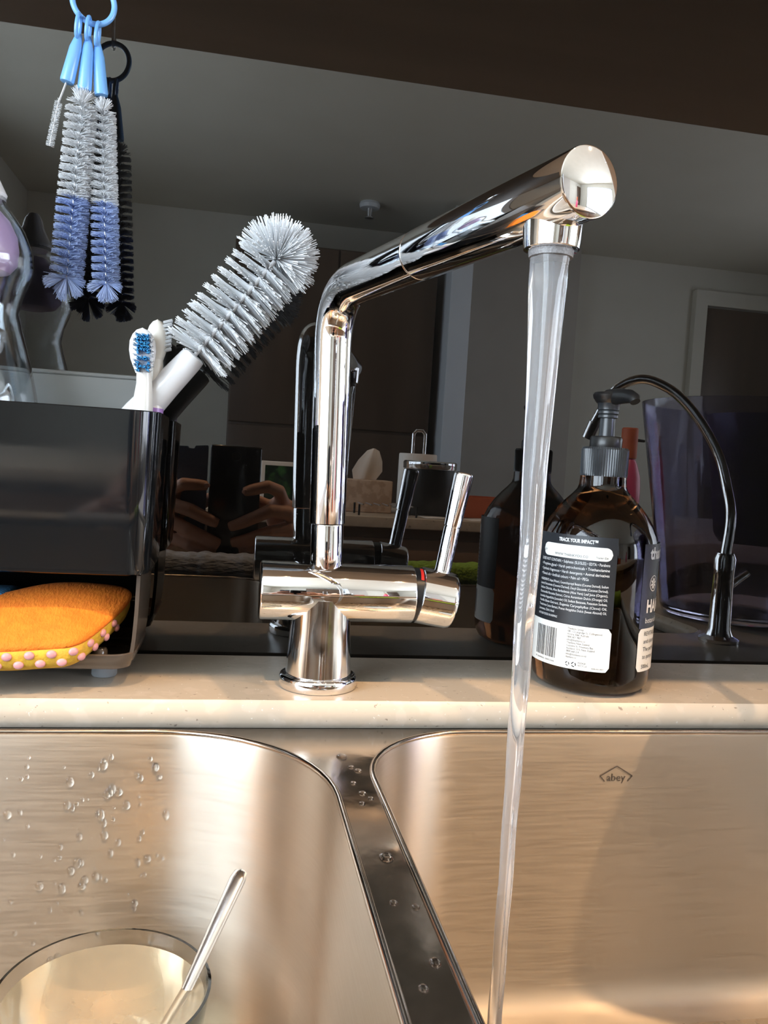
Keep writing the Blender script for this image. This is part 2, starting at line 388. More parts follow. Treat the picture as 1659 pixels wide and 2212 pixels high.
# ------------------------------------------------------------------ bench top, sink and base cabinet
ZT = -.0165
SX0, SX1, SY0, SY1 = -.40, .445, -.495, -.1155
me = curve_plate('countertop', [[(-1.178,-.001),(-1.178,-.560),(2.40,-.560),(2.40,-.001)], list(reversed(rr(SX0,SX1,SY0,SY1,(.03,.03,.03,.03),8)))], .00405, .0042, 0)
ct = obj('countertop', me, M_STONE, smooth=False); ct.location.z = -.00825
tag(ct, 'beige speckled stone benchtop around the sink', 'benchtop')
seal = MB()
seal.rings([[(.012+.112*i/40, SY1 + dy*min(1, min(i,40-i)/9+.05), z + .0006*math.sin(i*1.9)*(1 if k else 0)) for k, (dy, z) in enumerate(((.0,-.0125),(-.003,-.0135),(-.008,-.0155),(-.010,-.0163)))] for i in range(41)], False, False, False)
obj('sealant_bead', seal, M_SEAL, ct)

bc = thing('base_cabinet', 'dark walnut base cabinet under the sink', 'cabinet')
for a in (-1.17, -.47, .50, 2.36):
    obj('side_panel', MB().box(a, a+.018, -.525, -.002, ZF+.1, ZT-.002), M_CAB, bc, smooth=False)
obj('plinth', MB().box(-1.17, 2.378, -.48, -.05, ZF, ZF+.1), M_BLACK, bc, smooth=False)
for k in range(6):
    a = -1.17 + k*.591
    d = rbox('door', a+.002, a+.589, -.545, -.526, ZF+.105, ZT-.02, .002, M_CAB, bc)
    obj('handle', MB().tube([(a+.2, -.545, -.25), (a+.2, -.565, -.25), (a+.39, -.565, -.25), (a+.39, -.545, -.25)], .004), M_WIRE, d)

sink = thing('double_sink', 'undermount double bowl stainless steel sink', 'sink')
def bowl(x0, x1, y0, y1, rads, depth):
    prof = [(.0012,-.0003), (.0008,-.0008), (.0003,-.0016), (0,-.003), (-.0012,-.02), (-.004,-depth+.03), (-.006,-depth+.016), (-.010,-depth+.007), (-.017,-depth+.002), (-.027,-depth)]
    mb = MB(); rings = []
    for o, z in prof:
        pts = rr(x0-o, x1+o, y0-o, y1+o, [r+o for r in rads], 14)
        rings.append([(p[0], p[1], ZT+z) for p in pts])
    mb.rings(list(reversed(rings)), True, False, False)
    return mb, [(p[0], p[1], ZT-depth) for p in rr(x0+.027, x1-.027, y0+.027, y1-.027, [r-.027 for r in rads], 14)]
LB = (-.385, .0535, -.480, -.1185, (.092,.06,.06,.06))
RB = (.0775, .430, -.480, -.1185, (.05,.070,.06,.06))
for B, drain in ((LB, (-.165,-.31)), (RB, (.255,-.30))):
    mb, fl = bowl(*B, .172)
    b = obj('bowl', mb, M_STEEL, sink, angle=60)
    nr = len(mb.v)//10; uv = b.data.uv_layers.new(name='UVMap')
    for p in b.data.polygons:
        js = [b.data.loops[l].vertex_index % nr for l in p.loop_indices]; wrap = max(js) - min(js) > nr//2
        for l, j in zip(p.loop_indices, js):
            i_ = b.data.loops[l].vertex_index // nr
            uv.data[l].uv = ((j + (nr if wrap and j < nr//2 else 0))/nr, i_/9)
    obj('rim', MB().loop_tube([(p[0], p[1], ZT-.0004) for p in rr(B[0]-.0016, B[1]+.0016, B[2]-.0016, B[3]+.0016, [r+.0016 for r in B[4]], 14)][::1], .0017, 10), M_STEEL_POL, sink, angle=80)
    # floor with a hole for the drain: fan strip between outline and drain circle
    n = len(fl); cx, cy = drain; z = fl[0][2]
    ring = []
    for p in fl:
        a = math.atan2(p[1]-cy, p[0]-cx); ring.append((cx+.045*math.cos(a), cy+.045*math.sin(a), z-.004))
    obj('floor_plate', MB().rings([fl, ring], True, False, False), M_STEEL_FLOOR, b)
    dr_ = obj('drain', MB().lathe([(.046,-.003),(.044,-.0045),(.036,-.008),(.034,-.02),(.02,-.022),(.0,-.022)], 32, Matrix.Translation((cx,cy,z+.0005))), M_CHROME, b)
plate = curve_plate('flange', [[(-.445,-.510),(.475,-.510),(.475,-.055),(-.445,-.055)],
    list(reversed(rr(LB[0]-.0022, LB[1]+.0022, LB[2]-.0022, LB[3]+.0022, [r+.0022 for r in LB[4]], 14))),
    list(reversed(rr(RB[0]-.0022, RB[1]+.0022, RB[2]-.0022, RB[3]+.0022, [r+.0022 for r in RB[4]], 14)))], .0004)
f_ = obj('flange', plate, M_STEEL_POL, sink, smooth=False); f_.location.z = ZT-.0006
# etched maker's mark: a roof-shaped diamond around the word
yb = -.1202
mk = MB()
def bar2(mb, p, q, wd):
    p = Vector(p); q = Vector(q); d = (q-p).normalized(); nn = Vector((-d.y, d.x))*wd/2
    n = len(mb.v)
    for a in (p-nn, q-nn, q+nn, p+nn): mb.v.append((a.x, a.y, 0))
    mb.f.append((n, n+1, n+2, n+3))
for p, q in (((-.0107,0),(0,.0062)), ((0,.0062),(.0107,0)), ((-.0107,0),(-.0075,-.0034)), ((.0107,0),(.0078,-.0034))): bar2(mk, p, q, .0007)
vs, fs = text_geo('abey', .0068, 'CENTER'); n = len(mk.v)
mk.v += [(v.x, v.y-.0032, 0) for v in vs]; mk.f += [tuple(i+n for i in f) for f in fs]
mk.v = [(.2415+a, yb, -.0435+b_) for a, b_, c in mk.v]
mo = obj('etched_mark', mk, M_MARK, sink, smooth=False); mo['label'] = 'dark etched abey mark'

# water beads on the left bowl's back wall and the divider
wd = MB(); random.seed(11)
for i in range(190):
    x = random.uniform(-.15, .02); z = random.uniform(-.165, -.030); r = random.choice((.0009,.0011,.0014,.0018,.0024))
    if x > -.02 and random.random() < .75: continue
    yw = -.1195 - (ZT - z)*.018
    wd.ellipsoid((x, yw, z), r, r*.75, r*random.uniform(1.0,1.5), 8, 6)
for i in range(14):
    r = random.choice((.0015,.002,.003)); wd.ellipsoid((random.uniform(.060,.071), random.uniform(-.40,-.15), ZT), r, r*1.4, r*.35, 10, 6)
o = obj('water_beads', wd, M_WATER); o['kind'] = 'stuff'; tag(o, 'scattered water beads on the steel of the left basin', 'water drops')

# ------------------------------------------------------------------ chrome mixer tap
tap = thing('mixer_tap', 'chrome kitchen mixer tap with swivelled straight spout running water', 'tap')
TX, TY = .0570, -.0785
obj('base_flange', MB().lathe([(.0,.0),(.0238,.0),(.0243,.0006),(.0244,.0046),(.0242,.0062),(.0234,.0076),(.0222,.0082),(.0213,.0080),(.0208,.0072),(.0,.0072)], 56, Matrix.Translation((TX,TY,.0002))), M_CHROME, tap, angle=50)
obj('base_column', MB().lathe([(.0207,.006),(.0204,.012),(.0196,.025),(.0188,.036),(.0184,.048),(.0184,.056)], 56, Matrix.Translation((TX,TY,0))), M_CHROME_SOFT, tap, angle=50)
RX = lambda x, z: Matrix.Translation((x, TY, z)) @ Matrix.Rotation(PI/2, 4, 'Y')
obj('mixer_body', MB().lathe([(.0,0),(.0168,0),(.0178,.0004),(.0182,.0014),(.0182,.0948),(.0178,.0954),(.0,.0956)], 64, RX(.0180,.0592)), M_CHROME, tap, angle=50)
obj('cartridge_ring', MB().lathe([(.0,0),(.0170,0),(.0170,.009),(.0,.009)], 40, RX(.1132,.0592)), M_BLACK, tap)
HM = Matrix.Translation((.1172, TY, .0592)) @ Matrix.Rotation(math.radians(9), 4, 'Y')
red = MB(); n = 12
red.rings([[HM @ Vector((-.0026+k*.0020, -.01725*math.cos(a), .01725*math.sin(a))) for a in [math.radians(40+38*i/n) for i in range(n+1)]] for k in (0,1)], False, False, False)
rd = obj('temperature_mark', red, M_RED, tap); rd['label'] = 'red warm-water mark'
hd = obj('handle_cap', MB().lathe([(.0,0),(.0172,0),(.0180,.0006),(.0180,.0200),(.0176,.0222),(.0166,.0234),(.0,.0240)], 64, HM @ Matrix.Rotation(PI/2, 4, 'Y')), M_CHROME, tap, angle=50)
LM = HM @ Matrix.Translation((.0130, .0, .0158))
obj('lever', MB().lathe([(.0062,0),(.0056,.0016),(.0052,.003),(.0054,.030),(.0054,.0306),(.0050,.0309),(.0050,.0313),(.0056,.0316),(.0064,.064),(.0063,.0652),(.0056,.0660),(.0,.0661)], 32, LM), M_CHROME, hd, angle=40)
# upright: lower sleeve, joint, upper pipe that bends into the spout
P0 = Vector((.0584, TY, .0745)); P1 = Vector((.0575, TY, .1015)); P2 = Vector((.0547, TY, .205))
obj('lower_sleeve', MB().tube([P0, P0.lerp(P1,.97), P1], [.0101,.0101,.0098], 48), M_CHROME, tap, angle=40)
E = Vector((.1168, -.3053, .2432)); Bp = Vector((.0537, TY, .2432))
dn = (E - Bp).normalized(); upv = (Bp - P2).normalized()
Rb = .034
A0 = Bp - upv*Rb; A1 = Bp + dn*Rb
path = [P1 + upv*.0006, P1.lerp(A0, .5), A0]; 
for k in range(1, 16):
    s_ = k/16; path.append(A0*(1-s_)**2 + Bp*2*s_*(1-s_) + A1*s_**2)
J = Bp.lerp(E, .47)
path += [A1, A1.lerp(J, .5), J]
rad = [.0112, .0114, .0114] + [.0114 + .0006*k/16 for k in range(1,16)] + [.0120, .0121, .0121]
obj('spout_pipe', MB().tube(path, rad, 48), M_CHROME, tap, angle=40)
obj('spout_joint', MB().tube([J-dn*.0002, J+dn*.0007], .0116, 48), M_BLACK, tap)
hdp = [J+dn*.0006, J+dn*.0012, J+dn*.002, E-dn*.0012, E-dn*.0004, E]
obj('spout_head', MB().tube(hdp, [.0116,.0122,.01235,.0127,.0125,.0119], 56), M_CHROME, tap, angle=40)
OUT = Vector((.1128, -.2828))
ob = MB(); n = 40
side = Vector((dn.y, -dn.x)); 
def outlet_ring(ra, rb, z): return [(OUT.x + dn.x*ra*math.cos(a) + side.x*rb*math.sin(a), OUT.y + dn.y*ra*math.cos(a) + side.y*rb*math.sin(a), z) for a in [2*PI*j/n for j in range(n)]]
ob.rings([outlet_ring(.0122,.0112,.240), outlet_ring(.0117,.0108,.232), outlet_ring(.0112,.0105,.2270), outlet_ring(.0108,.0102,.2246), outlet_ring(.0100,.0095,.2242)])
oo = obj('outlet', ob, M_CHROME, tap, angle=45)
obj('aerator', MB().rings([outlet_ring(.0088,.0085,.2246), outlet_ring(.0084,.0081,.2216), outlet_ring(.0076,.0074,.2214)]), M_AERATOR, oo)

# the falling water: a slightly twisted, tapering jet
ws = MB(); rings = []
zt, zb = .2216, ZT-.1725
N = 90
for i in range(N+1):
    s_ = i/N; z = zt + (zb-zt)*s_
    r = .0027 + .0047*(1-s_)**4
    ph = 1.3*s_; ring = []
    for j in range(28):
        a = 2*PI*j/28
        q = 1 + (.10+.10*s_)*math.sin(3*a+ph*3+.5) * (1 if s_ > .02 else s_/.02) + .04*math.sin(5*a - 9*s_) + .05*math.sin(60*s_*math.sqrt(max(s_,.05))+a)*min(1,s_*4)
        ring.append((OUT.x + r*q*math.cos(a) - .001*s_, OUT.y + r*q*math.sin(a), z))
    rings.append(ring)
wo = obj('water_stream', fix_normals(obj('tmp', ws.rings(list(reversed(rings))), None)).data, M_STREAM); bpy.data.objects.remove(bpy.data.objects['tmp'])
tag(wo, 'clear stream of water falling from the spout into the right basin', 'water')

# ------------------------------------------------------------------ amber hand wash bottle
BX, BY = .2430, -.0670
hw = thing('hand_wash_bottle', 'amber pump bottle of hand wash with black labels beside the water stream', 'bottle')
T = Matrix.Translation((BX, BY, 0))
prof = [(.0,.0008),(.024,.0005),(.031,.0008),(.0355,.003),(.0382,.0075),(.0394,.014),(.0394,.090),(.0390,.0965),(.0375,.1035),(.0345,.1105),(.0300,.1175),(.0245,.1240),(.0195,.1290),(.0165,.1325),(.0155,.1355),(.0152,.1400),(.0152,.1420),(.0,.1420)]
obj('bottle_body', MB().lathe(prof, 64, T), M_AMBER, hw, angle=60)
# ribbed collar
cl = MB(); n = 120
def rib(r, z): return [T @ Vector(((r + (.00028 if j % 2 else -.00028))*math.cos(2*PI*j/n), (r + (.00028 if j % 2 else -.00028))*math.sin(2*PI*j/n), z)) for j in range(n)]
def cir(r, z): return [T @ Vector((r*math.cos(2*PI*j/n), r*math.sin(2*PI*j/n), z)) for j in range(n)]
cl.rings([cir(.0140,.1412), cir(.0153,.1414), rib(.0153,.1430), rib(.0153,.1592), cir(.0146,.1606), cir(.0100,.1608)])
col_ = obj('ribbed_collar', cl, M_PUMP, hw, angle=25)
obj('pump_base', MB().lathe([(.0,.1600),(.0102,.1600),(.0106,.1612),(.0106,.1668),(.0098,.1680),(.0055,.1682),(.0,.1682)], 40, T), M_BLACK, hw)
obj('pump_stem', MB().lathe([(.0052,.168),(.0050,.180),(.0066,.1805),(.0066,.1822),(.0060,.1826),(.0068,.1832),(.0068,.1848),(.0062,.1852),(.0070,.1858),(.0072,.1895),(.0085,.1915)], 32, T), M_PUMP, hw)
nz = obj('pump_head', MB().lathe([(.0,.1900),(.0080,.1902),(.0104,.1935),(.0108,.1955),(.0098,.1972),(.0,.1976)], 40, T), M_BLACK, hw)
obj('nozzle', MB().tube([(BX,BY,.1940),(BX+.002,BY-.010,.1944),(BX+.004,BY-.021,.1938),(BX+.0046,BY-.026,.1920),(BX+.0048,BY-.0275,.1898)], [.0058,.0052,.0044,.0038,.0032], 18), M_BLACK, nz)
PHI0 = math.radians(-115.3)
RL = .03962
def cyl(u, v, r=RL):      # u in degrees right of the camera-facing line, v height
    a = PHI0 + math.radians(u); return (BX + r*math.cos(a), BY + r*math.sin(a), v)
def patch(u0, u1, v0, v1, r, rc=0.0, n=40):
    mb = MB(); deg = math.degrees(1/RL)
    rows = 9; rings = []
    for i in range(n+1):
        u = u0 + (u1-u0)*i/n
        d = min(u-u0, u1-u)/deg
        ins = 0
        if rc and d < rc: ins = rc - math.sqrt(max(rc*rc - (rc-d)**2, 0))
        rings.append([cyl(u, v0+ins + (v1-v0-2*ins)*k/rows, r) for k in range(rows+1)])
    return mb.rings(rings, False, False, False)
def put_text(mb, body, size, u, v, width_deg=None, r=RL+.00022, bold=0.0):
    wd_ = None if width_deg is None else width_deg*math.pi/180*RL
    vs, fs = text_geo(body, size, 'LEFT', wd_, bold); n = len(mb.v)
    mb.v += [cyl(u + math.degrees(p.x/RL), v + p.y, r) for p in vs]; mb.f += [tuple(i+n for i in f) for f in fs]
bl = obj('back_label', patch(-98, 18, .0455, .1030, RL, .0), M_LABEL, hw)
bl['label'] = 'black printed back label'
wl_ = obj('white_panel', patch(-98, 18, .0175, .0455, RL+.00004, .003), M_LABELW, bl)
obj('white_pill', patch(-58, 14, .0880, .0965, RL+.0001, .0042, 60), M_LABELW, bl)
tx = MB()
put_text(tx, 'TRACK YOUR IMPACT™', .0032, -38, .0985, 38, bold=.00012)
lines = ['DOES NOT CONTAIN: • Sulphates (SLS/SLES) • EDTA • Parabens', '• Propylene glycol • Harsh petrochemicals • Triethanolamine', '• Synthetic fragrances • Harsh detergents • Animal derivatives', '• Mineral oils • Artificial colours • Palm oil • PEGs']
for k, s_ in enumerate(lines): put_text(tx, s_, .0026, -60, .0848 - k*.0033, 72 if k < 3 else 54)
lines = ['INGREDIENTS: Aqua (Water), Cocamidopropyl Betaine (Coconut Derived), Sodium', 'Lauroyl Sarcosinate (Coconut Derived), Decyl Glucoside (Coconut Derived),', 'Sodium Chloride, Aloe Barbadensis (Aloe Vera) Leaf Juice (Organic),', 'Chamomilla Recutita Extract, Citrus Aurantium Dulcis (Orange) Oil,', 'Lavandula Angustifolia (Lavender) Oil, Sodium Benzoate, Potassium Sorbate,', 'Vanilla Bean Extract, Eugenia Caryophyllus (Clove) Oil,', 'Theobroma Cacao Extract, Prunus Amygdalus Dulcis (Sweet Almond) Oil,', 'Limonene, Citric Acid']
for k, s_ in enumerate(lines): put_text(tx, s_, .0023, -60, .0712 - k*.0028, 72 if k < 7 else 22)
put_text(tx, 'NOT EVER TESTED ON ANIMALS', .0020, -60, .0486, 26)
obj('white_lettering', tx, M_INKW, bl, smooth=False)
tb = MB()
pill = MB()
put_text(pill, 'WWW.THANKYOU.CO', .0024, -42, .0892, 34); put_text(pill, 'Tracker ID#', .0019, -1, .0894, 11)
put_text(pill, 'QTY', .0018, -57, .0910, 4)
obj('pill_lettering', pill, M_INKB, bl, smooth=False)
ad = ['Thankyou Group', '108-112 Langridge St, Collingwood,', 'Victoria 3066, Australia', '1800 601 987', 'info@thankyou.co', 'Thankyou New Zealand', 'Customs St, Freemans Bay,', 'Auckland 1010, New Zealand', '0800 668 224', 'info@thankyou.co.nz', 'thankyou.co']
wds = [15,32,20,13,17,21,25,26,12,19,10]
for k, s_ in enumerate(ad): put_text(tb, s_, .0019, -22, .0428 - k*.00183, wds[k])
cn = MB(); put_text(cn, '9 344965 000266', .0017, -60, .0196, 26); obj('barcode_number', cn, M_INKB, bl, smooth=False)
put_text(tb, 'PLEASE', .0016, -10, .0215, 7); put_text(tb, 'RECYCLE', .0016, -10, .0198, 8); put_text(tb, 'AWB-2011-REV1', .0012, 2, .0190, 11)
random.seed(3); u = -60; bcode = MB(); rm = MB()
while u < -33:
    bw = random.choice((.35,.35,.7,1.0)); q = [cyl(u, .0222, RL+.0002), cyl(u+bw, .0222, RL+.0002), cyl(u+bw, .0418, RL+.0002), cyl(u, .0418, RL+.0002)]
    bcode.add(q, [(0,1,2,3)]); u += bw + random.choice((.4,.5,.8,1.1))
obj('barcode', bcode, M_INKB, bl, smooth=False)
# recycling arrows and leaf mark
for c_, rr_ in ((-14, .0016), (-20, .0014)):
    for k in range(3):
        pts_o = []; 
        for i in range(6):
            a = math.radians(90 + 120*k + 85*i/5); pts_o.append((a, rr_))
        vs = [cyl(c_ + math.degrees(r_*math.cos(a)/RL), .0206 + r_*math.sin(a), RL+.0002) for a, r_ in pts_o] + [cyl(c_ + math.degrees(.6*r_*math.cos(a)/RL), .0206 + .6*r_*math.sin(a), RL+.0002) for a, r_ in pts_o]
        rm.add(vs, [(i, i+1, i+7, i+6) for i in range(5)])
obj('recycling_mark', rm, M_INKB, bl, smooth=False)
obj('dark_lettering', tb, M_INKB, bl, smooth=False)
fl_ = obj('front_label', patch(47, 150, .0455, .1000, RL, 0), M_LABEL, hw); fl_['label'] = 'black printed front label'
obj('white_panel', patch(47, 150, .0175, .0455, RL+.00004, .003), M_LABELW, fl_)
tx = MB()
put_text(tx, 'thankyou.', .0105, 56, .0905, bold=.0004); put_text(tx, 'HAND WASH', .0115, 56, .0560, 84, bold=.0004); put_text(tx, 'botanical lavender', .0050, 55, .0490)
for i in range(28):
    a0 = 2*PI*i/28; a1 = 2*PI*(i+1)/28
    tx.add([cyl(66 + math.degrees(r_*math.cos(a)/RL), .0745 + r_*math.sin(a), RL+.0002) for a, r_ in ((a0,.0052),(a1,.0052),(a1,.0047),(a0,.0047))], [(0,1,2,3)])
for k in range(8):
    a = 2*PI*k/8 + .3
    tx.add([cyl(66 + math.degrees(x_/RL), .0745 + z_, RL+.0002) for x_, z_ in ((0,0), (.0030*math.cos(a-.28), .0030*math.sin(a-.28)), (.0041*math.cos(a), .0041*math.sin(a)), (.0030*math.cos(a+.28), .0030*math.sin(a+.28)))], [(0,1,2,3)])
obj('white_lettering', tx, M_INKW, fl_, smooth=False)
tb = MB()
for k, s_ in enumerate(('REVITALISES', 'and cleanses', 'The perfect way', 'to pamper')): put_text(tb, s_, .0040, 55, .0408 - k*.0050)
vm = MB(); put_text(vm, '500mL', .0038, 54, .0195); obj('volume_lettering', vm, M_INKB, fl_, smooth=False)
obj('dark_lettering', tb, M_INKB, fl_, smooth=False)

# ------------------------------------------------------------------ sink caddy
cd = thing('sink_caddy', 'glossy smoky black plastic sink caddy with sponge tray underneath', 'caddy')
def shell(x0, x1, y0, y1, z0, z1, r, th, taper=0.0, floor=True):
    mb = MB(); rings = []
    for o, z in ((-.004,z0),(-.001,z0+.001),(0,z0+.004),(taper*.5,(z0+z1)/2),(taper,z1-.0006),(taper-.0006,z1),(taper-th+.0006,z1),(taper-th,z1-.0006),(-th,z0+.004),(-th-.003,z0+.0022)):
        rings.append([(p[0], p[1], z) for p in rr(x0-o, x1+o, y0-o, y1+o, [r+o]*4, 10)])
    return mb.rings(rings, True, True, True)
obj('bin', shell(-.262, -.0465, -.0990, -.0190, .0672, .1625, .014, .0022, .0026), M_CADDY, cd, angle=40)
obj('bin_divider', MB().box(-.152, -.150, -.096, -.022, .072, .150), M_CADDY, cd, smooth=False)
# cradle: U-section tray whose side walls rise to the bin
tr = shell(-.252, -.0545, -.0955, -.0200, .0115, .0215, .012, .0020, .0020)
to = obj('tray', tr, M_TRAY, cd, angle=40)
for (xa, xb, sg) in ((-.0548, -.0526, 1), (-.2540, -.2518, -1)):
    wlp = MB(); rings = []
    for z, ins in ((.0180,.0030), (.022,.0008), (.030,.0), (.045,-.0008), (.0668,-.0012)):
        a, b = (xa - ins, xb - ins) if sg > 0 else (xa + ins, xb + ins)
        rings.append([(a,-.090,z),(b,-.090,z),(b,-.024,z),(a,-.024,z)])
    obj('side_wall', wlp.rings(rings), M_TRAY, cd, angle=40)
for x, y in ((-.0735,-.0615),(-.232,-.0615),(-.0735,-.032),(-.232,-.032)):
    obj('foot', MB().lathe([(.0,.0002),(.0070,.0002),(.0076,.0012),(.0076,.0118)], 24, Matrix.Translation((x,y,0))), M_FOOT, cd)
obj('peg', MB().lathe([(.0046,.0138),(.0046,.0200),(.0036,.0215),(.0,.0216)], 20, Matrix.Translation((-.0740,-.0800,0))), M_TRAY, cd)
sp = MB()
sp.rings([[(-.142 + .0135*math.cos(a)*s_, -.0955 - .018*k - 0*a, .0135 + .006*math.sin(a)*s_ ) for a in [2*PI*j/16 for j in range(16)]] for k, s_ in ((0,1),(.5,.95),(.9,.8),(1,.55))])
obj('drain_spout', sp, M_TRAY, cd)

# sponge: orange microfibre over yellow dotted mesh
sg = thing('dish_sponge', 'orange microfibre dish sponge with yellow pink-dotted underside in the caddy tray', 'sponge')
ctrl = [(-.172,-.098),(-.140,-.113),(-.098,-.1125),(-.0810,-.1085),(-.0700,-.090),(-.0600,-.063),(-.0640,-.050),(-.085,-.0430),(-.110,-.0435),(-.135,-.055),(-.165,-.075)]
def catmull(c, n):
    out = []
    for i in range(len(c)):
        p0, p1, p2, p3 = [Vector(c[(i+k-1) % len(c)]) for k in range(4)]
        for k in range(n):
            t = k/n; out.append(.5*((2*p1) + (-p0+p2)*t + (2*p0-5*p1+4*p2-p3)*t*t + (-p0+3*p1-3*p2+p3)*t**3))
    return out
ol = catmull(ctrl, 8); cen = Vector((-.105,-.078))
def zpl(x, y): return .0315 + .33*(y+.108) + .045*(x+.08)
def sring(k, dz): return [(cen.x+(p.x-cen.x)*k, cen.y+(p.y-cen.y)*k, max(.0145, zpl(cen.x+(p.x-cen.x)*k, cen.y+(p.y-cen.y)*k)+dz)) for p in ol]
top = MB().rings([sring(.985,-.0020), sring(1.0,-.0008), sring(1.0,.0006), sring(.975,.0020), sring(.93,.0026), sring(.8,.0052), sring(.6,.0075), sring(.35,.0088), sring(.08,.0092)], True, True, True)
fix_normals(obj('microfibre_cover', top, M_ORANGE, sg, angle=80))
und = MB().rings([sring(.05,-.0180), sring(.6,-.0175), sring(.86,-.0150), sring(.95,-.0105), sring(.985,-.0060), sring(.985,-.0018)], True, True, True)
fix_normals(obj('mesh_underside', und, M_YELLOW, sg, angle=80))
dm = mesh('dot', MB().ellipsoid((0,0,0),   .0028, .0014, .0024, 12, 6))
for p in dm.polygons: p.use_smooth = True
dm.materials.append(M_PINKDOT)
cum = 0; last = ol[0]
L_ = [0]
for a, b in zip(ol, ol[1:]): L_.append(L_[-1] + (b-a).length)
def at_len(s_):
    for i in range(len(L_)-1):
        if L_[i+1] >= s_: 
            t = (s_-L_[i])/(L_[i+1]-L_[i]+1e-9); return ol[i].lerp(ol[i+1], t), (ol[i+1]-ol[i]).normalized()
    return ol[-1], (ol[-1]-ol[-2]).normalized()
k = 0; s_ = .012
while s_ < .135:
    p, tg = at_len(s_); row = k % 2
    kk, dz = (.985, -.0048) if row == 0 else (.955, -.0102)
    q = cen + (p-cen)*kk
    d = bpy.data.objects.new('dot', dm); COL.objects.link(d); d.parent = sg
    d.location = (q.x, q.y, max(.0155, zpl(q.x, q.y)+dz)); d.rotation_euler = (0,0,math.atan2(tg.y, tg.x))
    s_ += .0058; k += 1
tag(rbox('scouring_pad', -.215, -.128, -.070, -.030, .0145, .050, .006, M_BLUEPAD), 'blue scouring pad behind the orange sponge in the caddy tray', 'sponge')

# ------------------------------------------------------------------ bristles
def bristle(mb, a, b, th):
    a = Vector(a); b = Vector(b); d = (b-a); x = d.orthogonal().normalized(); y = d.normalized().cross(x); n = len(mb.v)
    for p, k in ((a, th), (b, th*.85)):
        for j in range(3):
            q = p + (x*math.cos(2*PI*j/3) + y*math.sin(2*PI*j/3))*k; mb.v.append((q.x, q.y, q.z))
    mb.f += [(n,n+1,n+4,n+3), (n+1,n+2,n+5,n+4), (n+2,n,n+3,n+5), (n+3,n+4,n+5)]
def spiral(mb, p0, p1, r0, r1, turns, count, th, t0=0, t1=1, spread=.12, lean=.0, arms=2, phase=0):
    p0 = Vector(p0); p1 = Vector(p1); ax = (p1-p0).normalized(); x = ax.orthogonal().normalized(); y = ax.cross(x)
    for i in range(count):
        t = t0 + (t1-t0)*(i+random.random())/count
        ang = phase + 2*PI*turns*t + (2*PI/arms)*(i % arms) + random.gauss(0, spread)
        d = x*math.cos(ang) + y*math.sin(ang) + ax*(lean + random.gauss(0,.05))
        r = (r0 + (r1-r0)*t)*random.uniform(.9,1.03)
        c = p0.lerp(p1, t)
        bristle(mb, c + d*.0006, c + d*r, th)
# white bottle brush
random.seed(21)
bb = thing('bottle_brush', 'large white bottle brush with round bristle head leaning out of the caddy', 'brush')
h0 = Vector((-.1080,-.0520,.1000)); h1 = Vector((-.0600,-.0540,.1625)); h2 = Vector((-.0285,-.0590,.2000))
obj('brush_handle', MB().tube([h0, h0.lerp(h1,.6), h1, h1.lerp(h2,.5), h1.lerp(h2,.93), h2, h2 + (h2-h1).normalized()*.0008], [.0105,.0105,.0100,.0086,.0078,.0072,.0058], 28), M_WHITEP, bb)
S = h2; Tt = Vector((.0172,-.0640,.2610))
obj('wire_core', MB().tube([S - (Tt-S).normalized()*.005, S.lerp(Tt,.5), Tt], .0014, 10), M_WHITEP, bb)
br = MB()
spiral(br, S + (Tt-S).normalized()*.003, Tt, .0225, .0230, -5.4, 1700, .00036, 0, .97, .13, -.10, 2, .6)
axb = (Tt-S).normalized()
for i in range(850):
    while True:
        d = Vector((random.gauss(0,1), random.gauss(0,1), random.gauss(0,1))).normalized()
        if d.dot(axb) > -.25: break
    c = Tt + axb*.002
    bristle(br, c + d*.003, c + d*random.uniform(.0225,.0275), .00040)
obj('bristles', br, M_BRW, bb, smooth=False)

# two replaceable toothbrush heads
def head_shape(cx, cy, z0, z1, wx, wy, tilt=0.0, lean=0.0):
    mb = MB(); rings = []
    prof = [(0,.0),(.05,.45),(.15,.74),(.3,.95),(.5,1.0),(.7,.90),(.85,.72),(.95,.58),(1.0,.52)]
    for t, k in reversed(prof):
        z = z1 + (z0-z1)*t; k = max(k, .02)
        rings.append([(cx + lean*(z-z0) + wx*k*math.cos(a), cy + wy*(k if k > .5 else (k+.5)/2)*math.sin(a) , z) for a in [2*PI*j/24 for j in range(24)]])
    return mb.rings(rings)
tbA = thing('toothbrush', 'white electric toothbrush head with blue bristles facing forward in the caddy', 'toothbrush', group='toothbrush heads in the caddy')
obj('head', head_shape(-.0578,-.0680,.1860,.2130,.0079,.0034,0,-.04), M_WHITEP, tbA)
obj('neck', MB().tube([(-.0600,-.0660,.110),(-.0585,-.0668,.150),(-.0570,-.0675,.166),(-.0566,-.0678,.180),(-.0572,-.0680,.190)], [.0068,.0066,.0062,.0046,.0042], 22), M_CREAMP, tbA)
tuft = MB(); random.seed(5)
for (zc, xo) in [(z_, x_) for z_ in (.2075,.2055,.2035,.2015,.1995,.1975,.1945,.1915,.1895,.1875) for x_ in (-.0030,-.001,.001,.0030)]:
    if abs(xo) < .002 and zc in (.1975,.1915): continue
    if abs(xo) > .002 and zc in (.1945,): xo *= .8
    if zc in (.1875,) and abs(xo) < .002: continue
    for q in range(16):
        a = random.uniform(0,2*PI); r_ = random.uniform(0,.0013)
        p = Vector((-.0575 - .04*(zc-.2) + xo + r_*math.cos(a), -.0705, zc + r_*math.sin(a)))
        bristle(tuft, p, p + Vector((random.gauss(0,.0001), -.0062, random.gauss(0,.0001))), .00028)
obj('blue_bristles', tuft, M_TBLUE, tbA, smooth=False)
tuft = MB()
